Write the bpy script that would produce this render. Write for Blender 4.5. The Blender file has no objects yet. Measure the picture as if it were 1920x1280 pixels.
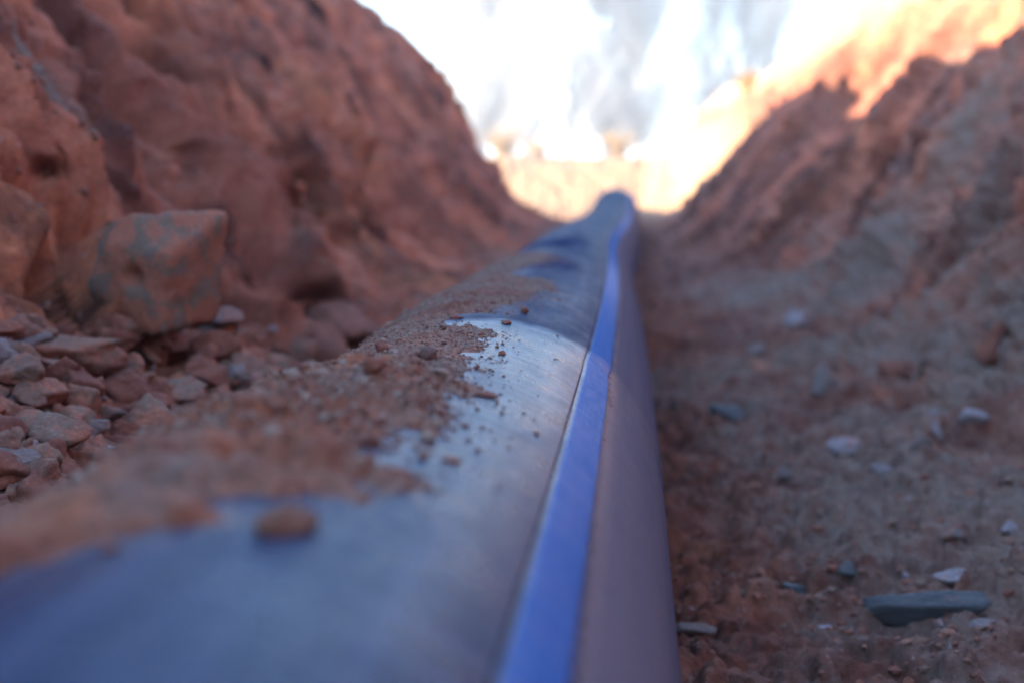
import bpy, bmesh, math, random
import numpy as np
from mathutils import Vector, Matrix, Euler
from mathutils.bvhtree import BVHTree

random.seed(7)
rng = np.random.default_rng(11)
R_ = math.radians
scene = bpy.context.scene
col = scene.collection

# ------------------------------------------------------------------ camera
CAM = Vector((0.104, 0.0, 0.334))
PITCH, YAW = 6.2, 4.93
FPX = 50.0 / 36.0 * 1920.0
cd = bpy.data.cameras.new('camera')
cam = bpy.data.objects.new('camera', cd)
col.objects.link(cam)
cam.location = CAM
cam.rotation_euler = Euler((R_(90 - PITCH), 0, R_(YAW)), 'XYZ')
cd.lens = 50; cd.sensor_width = 36
cd.clip_start = 0.01; cd.clip_end = 3000
cd.dof.use_dof = True
cd.dof.focus_distance = 0.80
cd.dof.aperture_fstop = 5.8
cd.dof.aperture_blades = 9
scene.camera = cam

# ------------------------------------------------------------------ sky and sun
SUN_EL, SUN_TRAVEL = 14.0, 20.0        # travel: degrees forward of straight +X
w = bpy.data.worlds.new('World'); scene.world = w
w.use_nodes = True
wn = w.node_tree.nodes; wl = w.node_tree.links
bg = wn['Background']
sky = wn.new('ShaderNodeTexSky'); sky.sky_type = 'NISHITA'; sky.sun_disc = False
# the sun stands at direction (-cos, -sin) of its travel direction
tx, ty = math.cos(R_(SUN_TRAVEL)), math.sin(R_(SUN_TRAVEL))
sky.sun_elevation = R_(SUN_EL)
sky.sun_rotation = math.atan2(-tx, -ty)   # rotation is measured from +Y towards +X
sky.air_density = 1.0; sky.dust_density = 0.6; sky.ozone_density = 3.2
wl.new(sky.outputs[0], bg.inputs[0])
bg.inputs[1].default_value = 0.15
sl = bpy.data.lights.new('sun', 'SUN'); sl.energy = 4.9; sl.angle = R_(0.5)
sl.color = (1.0, 0.88, 0.66)
sun = bpy.data.objects.new('sun', sl); col.objects.link(sun)
ld = Vector((tx * math.cos(R_(SUN_EL)), ty * math.cos(R_(SUN_EL)), -math.sin(R_(SUN_EL))))
sun.rotation_euler = ld.to_track_quat('-Z', 'Y').to_euler()
sun.location = (-8, -2, 5)

scene.view_settings.view_transform = 'Standard'
scene.view_settings.look = 'None'
scene.view_settings.gamma = 1
scene.view_settings.exposure = 3.0
scene.view_settings.use_curve_mapping = False
scene.render.engine = 'CYCLES'
scene.cycles.use_denoising = True
scene.cycles.max_bounces = 8
scene.cycles.diffuse_bounces = 5
scene.cycles.use_adaptive_sampling = True

# ------------------------------------------------------------------ noise
_pt = np.random.default_rng(3)
PERM = _pt.permutation(4096).astype(np.int64)
G = _pt.normal(size=(4096, 3)); G /= np.linalg.norm(G, axis=1)[:, None]

def _h(i, j, k):
    return PERM[(PERM[(PERM[i & 4095] + j) & 4095] + k) & 4095]

def pn(x, y, z=0.0):
    x = np.asarray(x, float); y = np.asarray(y, float)
    x, y, z = np.broadcast_arrays(x, y, np.asarray(z, float))
    i = np.floor(x).astype(np.int64); j = np.floor(y).astype(np.int64); k = np.floor(z).astype(np.int64)
    fx, fy, fz = x - i, y - j, z - k
    u = fx * fx * fx * (fx * (fx * 6 - 15) + 10)
    v = fy * fy * fy * (fy * (fy * 6 - 15) + 10)
    s = fz * fz * fz * (fz * (fz * 6 - 15) + 10)
    def g(a, b, c):
        q = G[_h(i + a, j + b, k + c)]
        return q[..., 0] * (fx - a) + q[..., 1] * (fy - b) + q[..., 2] * (fz - c)
    l = lambda a, b, t: a + (b - a) * t
    return 1.6 * l(l(l(g(0,0,0), g(1,0,0), u), l(g(0,1,0), g(1,1,0), u), v),
                   l(l(g(0,0,1), g(1,0,1), u), l(g(0,1,1), g(1,1,1), u), v), s)

def fbm(x, y, z=0.0, o=4, gain=0.5, ridge=False):
    t = 0.0; a = 1.0; n = 0.0; f = 1.0
    for q in range(o):
        v = pn(x * f + 17.3 * q, y * f - 9.1 * q, z * f + 5.7 * q)
        if ridge: v = 1 - 2 * np.abs(v)
        t = t + a * v; n += a; a *= gain; f *= 2.03
    return t / n

def worley(x, y, seed=0):
    i = np.floor(x).astype(np.int64); j = np.floor(y).astype(np.int64)
    d1 = np.full(x.shape, 9.0); d2 = np.full(x.shape, 9.0); hid = np.zeros(x.shape)
    for a in (-1, 0, 1):
        for b in (-1, 0, 1):
            h = _h(i + a, j + b, np.int64(seed))
            px = i + a + (h & 63) / 64.0; py = j + b + ((h >> 6) & 63) / 64.0
            d = np.hypot(px - x, py - y)
            m = d < d1
            d2 = np.where(m, d1, np.minimum(d2, d)); hid = np.where(m, h / 4096.0, hid)
            d1 = np.where(m, d, d1)
    return d1, d2, hid

def sm(a, b, t):
    t = np.clip((np.asarray(t, float) - a) / (b - a), 0, 1)
    return t * t * (3 - 2 * t)

# ------------------------------------------------------------------ node helpers
class NT:
    def __init__(s, name):
        s.m = bpy.data.materials.new(name); s.m.use_nodes = True
        s.n = s.m.node_tree.nodes; s.l = s.m.node_tree.links
        s.b = s.n['Principled BSDF']
    def node(s, t, **k):
        q = s.n.new(t)
        for a, v in k.items(): setattr(q, a, v)
        return q
    def put(s, sock, v):
        if hasattr(v, 'is_linked') or hasattr(v, 'links'): s.l.new(v, sock)
        elif isinstance(v, tuple) and sock.type == 'RGBA' and len(v) == 3: sock.default_value = (*v, 1)
        else: sock.default_value = v
    def coord(s, kind='Object', scale=(1, 1, 1)):
        c = s.node('ShaderNodeTexCoord').outputs[kind]
        mp = s.node('ShaderNodeMapping'); s.l.new(c, mp.inputs[0]); mp.inputs['Scale'].default_value = scale
        return mp.outputs[0]
    def noise(s, vec, scale, detail=4, rough=0.55, out=0, dist=0.0):
        q = s.node('ShaderNodeTexNoise'); s.l.new(vec, q.inputs['Vector'])
        q.inputs['Scale'].default_value = scale; q.inputs['Detail'].default_value = detail
        q.inputs['Roughness'].default_value = rough; q.inputs['Distortion'].default_value = dist
        return q.outputs[out]
    def ramp(s, f, stops):
        q = s.node('ShaderNodeValToRGB'); s.l.new(f, q.inputs[0]); e = q.color_ramp.elements
        while len(e) < len(stops): e.new(0.5)
        for x, (p, c) in zip(e, stops):
            x.position = p; x.color = (c, c, c, 1) if isinstance(c, (int, float)) else (*c, 1)
        return q.outputs[0]
    def mix(s, f, a, b, blend='MIX'):
        q = s.node('ShaderNodeMix', data_type='RGBA', blend_type=blend)
        s.put(q.inputs[0], f); s.put(q.inputs[6], a); s.put(q.inputs[7], b)
        return q.outputs[2]
    def math(s, op, a, b=0.0, clamp=False):
        q = s.node('ShaderNodeMath', operation=op); q.use_clamp = clamp
        s.put(q.inputs[0], a); s.put(q.inputs[1], b)
        return q.outputs[0]
    def attr(s, name):
        return s.node('ShaderNodeAttribute', attribute_name=name).outputs['Fac']
    def bump(s, h, strength, dist, prev=None):
        q = s.node('ShaderNodeBump'); s.l.new(h, q.inputs['Height'])
        q.inputs['Strength'].default_value = strength; q.inputs['Distance'].default_value = dist
        if prev is not None: s.l.new(prev, q.inputs['Normal'])
        return q.outputs[0]

RED = (0.29, 0.100, 0.058); RED_D = (0.145, 0.048, 0.031); ORANGE = (0.36, 0.130, 0.055)
TAN = (0.190, 0.130, 0.092); GREY = (0.155, 0.110, 0.100); LILAC = (0.34, 0.26, 0.27)

def soil_material(name, grey_bias=0.0, use_attr=True, fine=1.0):
    t = NT(name); v = t.coord()
    n1 = t.noise(v, 5.0, 6, 0.6); n2 = t.noise(v, 26.0, 5, 0.65); n3 = t.noise(v, 140.0, 4, 0.7)
    n4 = t.noise(v, 2.2, 3, 0.5)
    c = t.mix(t.ramp(n1, [(0.35, 0), (0.66, 1)]), RED_D, RED)
    c = t.mix(t.ramp(n4, [(0.5, 0), (0.7, 0.45)]), c, ORANGE)
    c = t.mix(t.ramp(n2, [(0.36, 0.75), (0.56, 0)]), c, RED_D)
    gp = t.ramp(t.noise(v, 11.0, 6, 0.68, dist=0.6), [(0.50, 0), (0.60, 1)])
    if use_attr:
        g = t.math('ADD', t.attr('grey'), t.math('MULTIPLY', t.math('SUBTRACT', n2, 0.5), 1.1))
        g = t.ramp(g, [(0.30, 0), (0.75, 0.92)])
        if name == 'red_clay_soil':
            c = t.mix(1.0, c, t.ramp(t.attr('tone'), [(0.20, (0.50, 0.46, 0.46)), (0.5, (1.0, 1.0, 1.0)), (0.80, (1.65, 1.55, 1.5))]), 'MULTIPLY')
    else:
        g = t.math('MULTIPLY', gp, 0.4 + grey_bias, True)
    gc = t.mix(t.noise(v, 60.0, 3), TAN, GREY)
    c = t.mix(g, c, gc)
    if use_attr and name == 'red_clay_soil':
        c = t.mix(t.attr('dry'), c, (0.40, 0.235, 0.135))  # pale cream painted in as extra sunlight on far ramp and right crest
    # pale dry specks
    sp = t.ramp(t.noise(v, 90.0, 3, 0.6), [(0.66, 0), (0.72, 1)])
    c = t.mix(t.math('MULTIPLY', sp, 0.5), c, LILAC)
    f = t.ramp(n3, [(0.3, 0.72), (0.7, 1.25)])
    c = t.mix(1.0, c, f, 'MULTIPLY')
    t.put(t.b.inputs['Base Color'], c)
    t.b.inputs['Roughness'].default_value = 0.9
    t.b.inputs['Specular IOR Level'].default_value = 0.25
    h = t.math('ADD', t.noise(v, 70.0 * fine, 6, 0.7), t.math('MULTIPLY', t.noise(v, 420.0 * fine, 4, 0.7), 0.35))
    b = t.bump(h, 0.9, 0.006 / fine)
    t.put(t.b.inputs['Normal'], b)
    return t.m

def stone_material(name, a, b_, red_amt=0.3, rough=0.85, speck=0.3, band=False, rs=60.0):
    """colour a/b_ mottled, with red clay clinging to it in patches; object space so that each stone differs by its place"""
    t = NT(name)
    g = t.node('ShaderNodeNewGeometry').outputs['Position']
    mp = t.node('ShaderNodeMapping'); t.l.new(g, mp.inputs[0]); v = mp.outputs[0]
    if band: mp.inputs['Scale'].default_value = (1, 1, 5); mp.inputs['Rotation'].default_value = (0.2, 0.3, 0.1)
    n1 = t.noise(v, rs * 0.7, 5, 0.6); n2 = t.noise(v, rs * 0.5, 5, 0.65, dist=0.4); n3 = t.noise(v, rs * 5, 4, 0.7)
    c = t.mix(t.ramp(n1, [(0.35, 0), (0.65, 1)]), a, b_)
    c = t.mix(t.ramp(n2, [(0.60 - 0.28 * red_amt, 0), (0.68 - 0.28 * red_amt, min(1, 0.3 + red_amt))]), c, RED)
    c = t.mix(t.math('MULTIPLY', t.ramp(n3, [(0.6, 0), (0.68, 1)]), speck), c, LILAC)
    c = t.mix(1.0, c, t.ramp(n3, [(0.3, 0.75), (0.7, 1.2)]), 'MULTIPLY')
    t.put(t.b.inputs['Base Color'], c)
    t.b.inputs['Roughness'].default_value = rough
    t.b.inputs['Specular IOR Level'].default_value = 0.35
    h = t.math('ADD', t.noise(v, rs * 2.2, 6, 0.7), t.math('MULTIPLY', t.noise(v, rs * 9, 3, 0.7), 0.3))
    t.put(t.b.inputs['Normal'], t.bump(h, 0.8, 0.003 * 60 / rs))
    return t.m

M_SOIL = soil_material('red_clay_soil', fine=1.3)
M_CRUST = soil_material('pipe_dirt', 0.35, True, 2.5)
M_CLOD = stone_material('red_clay_lump', (0.21, 0.075, 0.046), (0.13, 0.046, 0.032), 0.1, 0.95, 0.10)
M_CLODT = stone_material('dusty_clay_lump', (0.165, 0.115, 0.085), (0.19, 0.075, 0.05), 0.40, 0.95, 0.2)
M_CLODD = stone_material('moist_clay_lump', (0.13, 0.058, 0.036), (0.19, 0.09, 0.055), 0.05, 0.95, 0.1)
M_GREY = stone_material('grey_stone', GREY, (0.13, 0.105, 0.10), 0.3, 0.85, 0.3)
M_BLOCK = stone_material('grey_block_stone', (0.135, 0.100, 0.070), (0.150, 0.098, 0.078), 0.60, 0.85, 0.12, rs=75.0)
M_PALE = stone_material('pale_stone', (0.33, 0.27, 0.29), (0.24, 0.19, 0.20), 0.05, 0.7, 0.4)
M_PALED = stone_material('dull_pale_stone', (0.24, 0.195, 0.205), (0.19, 0.15, 0.155), 0.2, 0.8, 0.4)
M_SLATE = stone_material('slate', (0.050, 0.056, 0.064), (0.095, 0.092, 0.095), 0.0, 0.65, 0.1, band=True)
M_DARK = stone_material('dark_crumb', (0.07, 0.035, 0.028), (0.11, 0.05, 0.038), 0.1, 0.9, 0.2, rs=300.0)

# ------------------------------------------------------------------ object helpers
def tag(o, label=None, cat=None, group=None, kind=None):
    if label: o['label'] = label
    if cat: o['category'] = cat
    if group: o['group'] = group
    if kind: o['kind'] = kind
    return o

def mesh_np(name, V, F, mat, smooth=True):
    me = bpy.data.meshes.new(name)
    V = np.asarray(V, np.float32); F = np.asarray(F, np.int32)
    me.vertices.add(len(V)); me.vertices.foreach_set('co', V.ravel())
    k = F.shape[1]
    me.loops.add(F.size); me.loops.foreach_set('vertex_index', F.ravel())
    me.polygons.add(len(F)); me.polygons.foreach_set('loop_start', np.arange(0, F.size, k, dtype=np.int32))
    try: me.polygons.foreach_set('loop_total', np.full(len(F), k, dtype=np.int32))
    except Exception: pass
    me.polygons.foreach_set('use_smooth', np.full(len(F), smooth))
    me.update(calc_edges=True); me.validate()
    me.materials.append(mat)
    return me

def link(name, me, parent=None, loc=None):
    o = bpy.data.objects.new(name, me); col.objects.link(o)
    if parent: o.parent = parent
    if loc is not None: o.location = loc
    return o

def fattr(me, name, vals):
    a = me.attributes.new(name, 'FLOAT', 'POINT'); a.data.foreach_set('value', np.asarray(vals, np.float32).ravel())

def grid_faces(nr, nc):
    i = np.arange(nr - 1)[:, None] * nc + np.arange(nc - 1)[None, :]
    i = i.ravel()
    return np.stack([i, i + 1, i + nc + 1, i + nc], 1)

rot = cam.rotation_euler.to_matrix()
def ray(px, py):
    d = rot @ Vector(((px - 960) / FPX, -(py - 640) / FPX, -1))
    return d          # depth-normalised: CAM + d*depth

# ------------------------------------------------------------------ the lie of the land
def floor_z(y):
    y = np.asarray(y, float)
    f = 0.070 * np.exp(-((y - 7.75) / 0.75) ** 2) + 0.006 * np.exp(-((y - 4.9) / 1.0) ** 2)
    return f + 0.08 * sm(8.4, 9.6, y) + 0.48 * sm(9.0, 12.4, y) + 0.20 * sm(12.0, 22, y)

def land(x, y):
    x = np.asarray(x, float)
    return sum(w8 * land0(x + dx, y) for dx, w8 in ((-.08, .12), (-.04, .23), (0, .30), (.04, .23), (.08, .12)))

def land0(x, y):
    """smooth height of trench, banks and field"""
    x = np.asarray(x, float); y = np.asarray(y, float)
    w_ = -x
    nearL = np.interp(w_, [0, .10, .16, .24, .32, .42, .55, .75, .95, 1.12, 1.6, 3, 8],
                      [0, .03, .10, .165, .20, .32, .54, .82, 1.02, 1.12, 1.40, 1.3, 1.0])
    farL = np.interp(w_, [0, .2, .37, .50, .64, .78, .93, 1.1, 1.35, 1.9, 3, 8],
                     [0, .015, .10, .215, .367, .60, .88, 1.14, 1.28, 1.60, 1.55, 1.0])  # unseen heap left of the crest, raised to keep the trench in shadow
    b = sm(1.6, 6.5, y)
    L = nearL * (1 - b) + farL * b
    cr = 0.97 + 0.03 * sm(2.6, 5.6, y) - 0.20 * np.exp(-((y - 4.3) / .35) ** 2) + 0.05 * np.exp(-((y - 6.6) / .3) ** 2) \
        - 0.10 * sm(6.9, 8.0, y) * 0 
    L = np.where(L > 0.45, 0.45 + (L - 0.45) * cr, L)
    rn = np.interp(x, [0, .30, .40, .52, .64, .78, .92, 1.1, 1.3, 1.45, 1.75, 3, 8],
                   [0, .0, .02, .09, .22, .42, .64, .93, 1.27, 1.46, 1.50, 1.4, 1.3])
    rf = np.interp(x, [0, .18, .33, .45, .58, .74, 1.0, 1.3, 1.45, 1.75, 3, 8],
                   [0, 0, .10, .24, .40, .60, .93, 1.28, 1.46, 1.50, 1.4, 1.3])
    br = sm(3.5, 7.5, y); rn = rn * (1 - br) + rf * br
    rs = 1.0 - 0.34 * sm(9, 34, y)
    rn = rn * rs
    # left bank ends, the ground opens up
    e = sm(8.7, 9.5, y + 0.12 * np.sin(x * 9) + 0.35 * (w_ - .9))
    openL = 0.0 + 0.10 * sm(2.5, 12, w_)
    L = L * (1 - e) + openL * e
    F = floor_z(y)
    rr = np.maximum(rn, 0)
    # far out everything evens up to the field
    z = np.where(x < 0, L, rr)
    base = F * np.where(x < 0, e + (1 - e) * np.exp(-(x / 0.6) ** 2), np.exp(-(x / 0.9) ** 2) * (1 - sm(12, 26, y)) + sm(12, 26, y))
    z = z + base
    far = sm(24, 42, y)
    return z * (1 - far) + (0.80 + 0.35 * sm(4, 30, np.abs(x))) * far

def at_land(px, py, zoff=0.0):
    d = ray(px, py); t = np.linspace(0.25, 26, 6000)
    X = CAM.x + d.x * t; Y = CAM.y + d.y * t; Z = CAM.z + d.z * t
    hit = np.nonzero(Z < land(X, Y) + zoff)[0]
    k = hit[0] if len(hit) else len(t) - 1
    return float(X[k]), float(Y[k]), float(Z[k])

xs = np.concatenate([
    -np.geomspace(600, 1.75, 46)[:-1],
    np.linspace(-1.75, -0.16, 320, endpoint=False),
    np.linspace(-0.16, 0.10, 26, endpoint=False),
    np.linspace(0.10, 0.78, 300, endpoint=False),
    np.linspace(0.78, 1.85, 200, endpoint=False),
    np.geomspace(1.85, 600, 46)])
ya = [0.55]
while ya[-1] < 3.0: ya.append(ya[-1] + 0.0030 * max(ya[-1], 0.75))
while ya[-1] < 13: ya.append(ya[-1] + 0.0085 * ya[-1])
while ya[-1] < 45: ya.append(ya[-1] * 1.02)
while ya[-1] < 1500: ya.append(ya[-1] * 1.13)
ya = [q for q in ya if q < 1500]
ys = np.concatenate([-np.geomspace(300, 8, 14)[:-1], np.linspace(-8, 0.55, 140, endpoint=False), np.array(ya)])
NC, NR = len(xs), len(ys)
X, Y = np.meshgrid(xs, ys)
Z = land(X, Y)
e_ = 0.01
gx = (land(X + e_, Y) - land(X - e_, Y)) / (2 * e_)
gy = (land(X, Y + e_) - land(X, Y - e_)) / (2 * e_)
nl = np.sqrt(gx * gx + gy * gy + 1)
NX, NY, NZ = -gx / nl, -gy / nl, 1 / nl
near = (1 - sm(20, 40, np.abs(Y))) * (1 - sm(2.2, 6, np.abs(X)))
slope = sm(0.35, 1.1, np.abs(gx))
left = (X < 0).astype(float)
# digging marks run down the banks: stretched noise along the fall line
S = Z * 1.25
wob = 0.10 * pn(X * 3, Y * 3, Z * 3)
rid = fbm((Y + wob + 0.15 * S) * 3.1, S * 0.5 + 3, left * 7, 3, 0.5, True)
rid2 = fbm((Y + .6 * wob + .1 * S) * 9.5, S * 1.3 - 4, left * 5, 3, 0.55, True)
lump = fbm(X * 4.2, Y * 4.2, Z * 4.2, 4, 0.55)
D = slope * (0.6 + 0.4 * left) * (-0.13 * rid - 0.075 * rid2) + 0.045 * lump * (0.30 + (0.70 - 0.65 * left) * slope)
amp = near
D *= amp * (1 - 0.55 * left * (1 - sm(1.3, 2.0, Y)))
wk1, wk2, wid = worley(X * 13 + Z * 6 + .4 * pn(X * 20, Y * 20), Y * 13 + .4 * pn(X * 20, Y * 20, 4.), 1)
clod = (np.clip(wk2 - wk1, 0, .35) / .35) * (wid - .35)
gv = pn((Y + .6 * wob) * 5.2 + 0.5 * S, S * 0.45 + 2, left * 9.0); gv2 = pn((Y + .5 * wob) * 12.5 + .8 * S, S * 0.9 + 7, left * 4.0 + 2)
D += amp * slope * (1 - 0.5 * left * (1 - sm(1.3, 2.0, Y))) * (0.45 + 0.65 * left) * (-0.075 * np.exp(-(gv / .13) ** 2) - 0.042 * np.exp(-(gv2 / .16) ** 2) + 0.02)
bx_, by_, bz_ = at_land(286, 520)
calm = 1 - 0.85 * np.exp(-((X - bx_) ** 2 + (Y - by_) ** 2 / 2.0) / 0.13 ** 2)
D *= calm
D += near * (0.026 * slope + 0.012) * clod * (Y < 14)
w31, w32, w33 = worley(Y * 30 + .5 * pn(X * 50, Y * 50), S * 26, 11)
D += near * slope * (np.abs(Y) < 8) * 0.013 * (np.clip(w32 - w31, 0, .3) / .3) * (w33 - .3)
fn = fbm(X * 24, Y * 24, Z * 24, 4, 0.6)
D += near * fn * (0.016 + 0.008 * slope)
close = near * (np.abs(Y) < 4) * (Y > 0.5)
v1, v2, vid = worley(X * 19 + .6 * pn(X * 30, Y * 30), Y * 17 + .6 * pn(X * 30, Y * 30, 3.), 14)
D += near * (Y > .5) * (Y < 7) * (X > .13) * (1 - .5 * slope) * 0.024 * (np.clip(v2 - v1, 0, .3) / .3) * (vid - .42)
v1, v2, vid = worley(X * 42 + .5 * fn, Y * 42 + .5 * fn, 2)
D += close * 0.0150 * (np.clip(v2 - v1, 0, .4) / .4) * (vid - .3) * (X > 0.05) * 1.2
v1, v2, vid = worley(X * 95 + Z * 40, Y * 80, 5)
D += close * 0.0055 * (np.clip(v2 - v1, 0, .4) / .4) * (vid - .3)
D += near * (np.abs(X) > .05) * 0.022 * fbm(X * 9, Y * 9, 2.2, 3) * (1 - slope)
field = (1 - near)
D += field * 0.10 * fbm(X * .6, Y * .6, 1.0, 3) * (1 - sm(60, 120, np.abs(Y)))
# hollows and swellings seen on the banks (image place, radius m along bank, depth m)
for px, py, r, dep in [*[(q_[0], q_[1], .015, -.13) for q_ in [(150, 430), (152, 450), (158, 470), (163, 490), (170, 512), (177, 534), (186, 556), (196, 576), (208, 594), (224, 608), (242, 618), (262, 624), (284, 628), (306, 630), (330, 631)]],  (590, 600, .085, -.10), (655, 610, .05, -.035),
                       (560, 380, .10, -.10), (690, 430, .12, -.08), (350, 310, .04, -.05), (80, 320, .035, -.04), (140, 355, .03, -.035),
                       (270, 190, .035, -.035), (520, 225, .05, -.05), (720, 400, .14, -.07), (790, 400, .13, -.06),
                       (620, 410, .10, .055), (450, 330, .08, .05), (760, 130, .25, -.06), (690, 460, .10, -.04),
                        (1575, 320, .12, -.04), (1720, 240, .05, .03), (1480, 560, .08, -.06),
                       (1870, 480, .05, -.05), (1890, 600, .05, -.05), (1610, 250, .15, .05), (1840, 130, .06, .05),
                       (1360, 780, .07, -.02), (1270, 900, .05, -.03), (1290, 830, .05, -.02), (1330, 1060, .04, -.02),
                       (1440, 390, .25, .05), (1350, 370, .25, -.05)]:
    a, b, c = at_land(px, py)
    q = ((X - a) ** 2 + (Y - b) ** 2 / 1.5 + (Z - c) ** 2) / (r * r)
    D += dep * np.exp(-q)
PX = X + NX * D; PY = Y + NY * D; PZ = Z + NZ * D
# crest is broken into clods
PZ += near * slope * 0 + near * 0.035 * fbm(Y * 2.7, X * 1.5, 3.3, 3) * sm(0.85, 1.05, np.abs(X)) * (np.abs(X) < 2.5)
PZ += near * (0.030 + .03 * left) * fbm(Y * 6.5, X * 5, 7.3, 3, .6) * sm(0.7, 0.95, np.abs(X)) * (Y > 3)
PZ += near * 0.045 * (np.clip(worley(X * 3.3, Y * 3.0, 8)[1] - worley(X * 3.3, Y * 3.0, 8)[0], 0, .4)) * sm(0.9, 1.1, np.abs(X))

# narrow undercut round the big block and the dark hollow by the pipe, cut into the finished face
q0 = np.array(rot.transposed()) @ np.stack([(PX - CAM.x).ravel(), (PY - CAM.y).ravel(), (PZ - CAM.z).ravel()])
dz = np.where(-q0[2] > .2, -q0[2], 1e6)
UX = (960 + FPX * q0[0] / dz).reshape(X.shape); UY = (640 - FPX * q0[1] / dz).reshape(X.shape)
cut = np.zeros(X.shape); gap = np.zeros(X.shape)
line = [(150, 425), (152, 455), (160, 490), (172, 525), (186, 560), (206, 592), (236, 614), (275, 628), (330, 632), (385, 625)]
for (a0, b0), (a1, b1) in zip(line[:-1], line[1:]):
    vx, vy = a1 - a0, b1 - b0; L2 = vx * vx + vy * vy
    t_ = np.clip(((UX - a0) * vx + (UY - b0) * vy) / L2, 0, 1)
    dd_ = np.hypot(UX - a0 - t_ * vx, UY - b0 - t_ * vy)
    gap = np.maximum(gap, 0.050 * (1 - sm(0, 62, dd_)))
cut = np.maximum(cut, 0.07 * (1 - sm(10, 75, np.hypot((UX - 605) / 1.1, UY - 590))))
cut = np.maximum(cut, 0.06 * (1 - sm(5, 75, np.hypot((UX - 555) / .7, (UY - 395) / 1.4))))
cut = np.maximum(cut, 0.05 * (1 - sm(5, 65, np.hypot((UX - 665) / .8, (UY - 440) / 1.6))))
cut = np.maximum(cut, 0.04 * (1 - sm(3, 26, np.hypot((UX - 345) / .7, (UY - 310) / 2.))))
cut = np.maximum(cut, 0.035 * (1 - sm(3, 34, np.hypot((UX - 85) / 1.4, (UY - 318) / .8))))
cut = np.maximum(cut, 0.10 * (1 - sm(5, 65, np.hypot((UX - 1675) / .8, (UY - 305) / 1.6))))
cut *= (PY < 6) * (PY > .5)
gap *= (PY < 2) * (PY > .5) * left
PX += np.where(X < 0, -.36, .27) * cut - .55 * gap; PY += .94 * cut + .35 * gap; PZ -= .06 * cut + .75 * gap

# where the clay is grey or tan
gr = 0.14 + 0.55 * fbm(X * 3.2, Y * 2.6, Z * 3.2, 5, 0.6) * 1.1
gr += 0.24 * sm(0.12, 0.3, X) * (1 - 0.45 * sm(.9, 1.3, X)) * (1 - sm(5, 8, Y)) - 0.12 * sm(0.3, 0.6, -X) - 0.14 * sm(.75, 1.0, X)
gr += 0.16 * (1 - slope) * (Y < 3)
for px, py, r, a_ in [(1600, 480, .17, .5), (1760, 430, .12, .35), (1850, 560, .12, .5), (1790, 230, .10, .3), (1420, 540, .18, .35),
                      (90, 40, .05, .65), (125, 112, .06, .6), (190, 165, .04, .4), (150, 230, .03, .3), (890, 440, .35, .4), (960, 470, .2, .3),
                      (1230, 760, .2, .1), (1240, 620, .2, -.4), (1300, 470, .5, -.25), (1500, 250, .5, -.35), (1450, 420, .3, -.2)]:
    a, b, c = at_land(px, py)
    gr += a_ * np.exp(-((X - a) ** 2 + (Y - b) ** 2 / 2 + (Z - c) ** 2) / (r * r))
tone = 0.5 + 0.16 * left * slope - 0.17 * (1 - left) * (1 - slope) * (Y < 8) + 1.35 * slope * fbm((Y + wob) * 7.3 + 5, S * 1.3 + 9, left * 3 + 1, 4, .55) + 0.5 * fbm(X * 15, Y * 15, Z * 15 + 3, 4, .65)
gr += 0.30 * (1 - left) * slope * (Y < 7) * fbm((Y + wob) * 6.0 - 5, S * 1.1 + 2, 4.0, 4, .6)
dry = np.maximum(sm(9.0, 10.0, Y) * (1 - sm(.5, 1.1, X)), 0.75 * sm(.95, 1.25, X + .1 * pn(X * 4, Y * 4)) * sm(2.5, 4, Y))  # mask for sunlight painted into the soil colour, not drier ground
P = np.stack([PX, PY, PZ], -1)

GU = np.gradient(P, axis=1); GV = np.gradient(P, axis=0)
NN = np.cross(GU, GV); NN /= np.linalg.norm(NN, axis=2)[..., None]
cl = int(np.searchsorted(xs, -0.16)); crr = int(np.searchsorted(xs, 0.46))
parts = [('earth_bank', 0, cl), ('trench_floor', cl, crr), ('earth_bank.001', crr, NC - 1)]
for nm, a, b in parts:
    sub = P[:, a:b + 1]
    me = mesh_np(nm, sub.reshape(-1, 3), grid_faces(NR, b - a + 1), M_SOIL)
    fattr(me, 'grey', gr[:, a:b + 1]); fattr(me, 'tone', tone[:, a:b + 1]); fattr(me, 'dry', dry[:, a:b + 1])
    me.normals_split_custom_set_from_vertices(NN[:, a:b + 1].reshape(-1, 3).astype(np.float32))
    tag(link(nm.split('.')[0], me), kind='structure')

# coarse copy of the ground for dropping things on
ri = np.nonzero((ys > 0.3) & (ys < 40))[0][::3]; ci = np.nonzero(np.abs(xs) < 3)[0][::3]
sub = P[np.ix_(ri, ci)]
BV = BVHTree.FromPolygons([tuple(v) for v in sub.reshape(-1, 3)], [tuple(int(k) for k in f) for f in grid_faces(len(ri), len(ci))])
def at(px, py):
    d = ray(px, py)
    h = BV.ray_cast(CAM + d * 0.1, d.normalized())
    return h[0], h[1], (h[0] - CAM).dot((rot @ Vector((0, 0, -1))))
def drop(x, y):
    h = BV.ray_cast(Vector((x, y, 4)), Vector((0, 0, -1)))
    return h[0], h[1]

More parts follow.
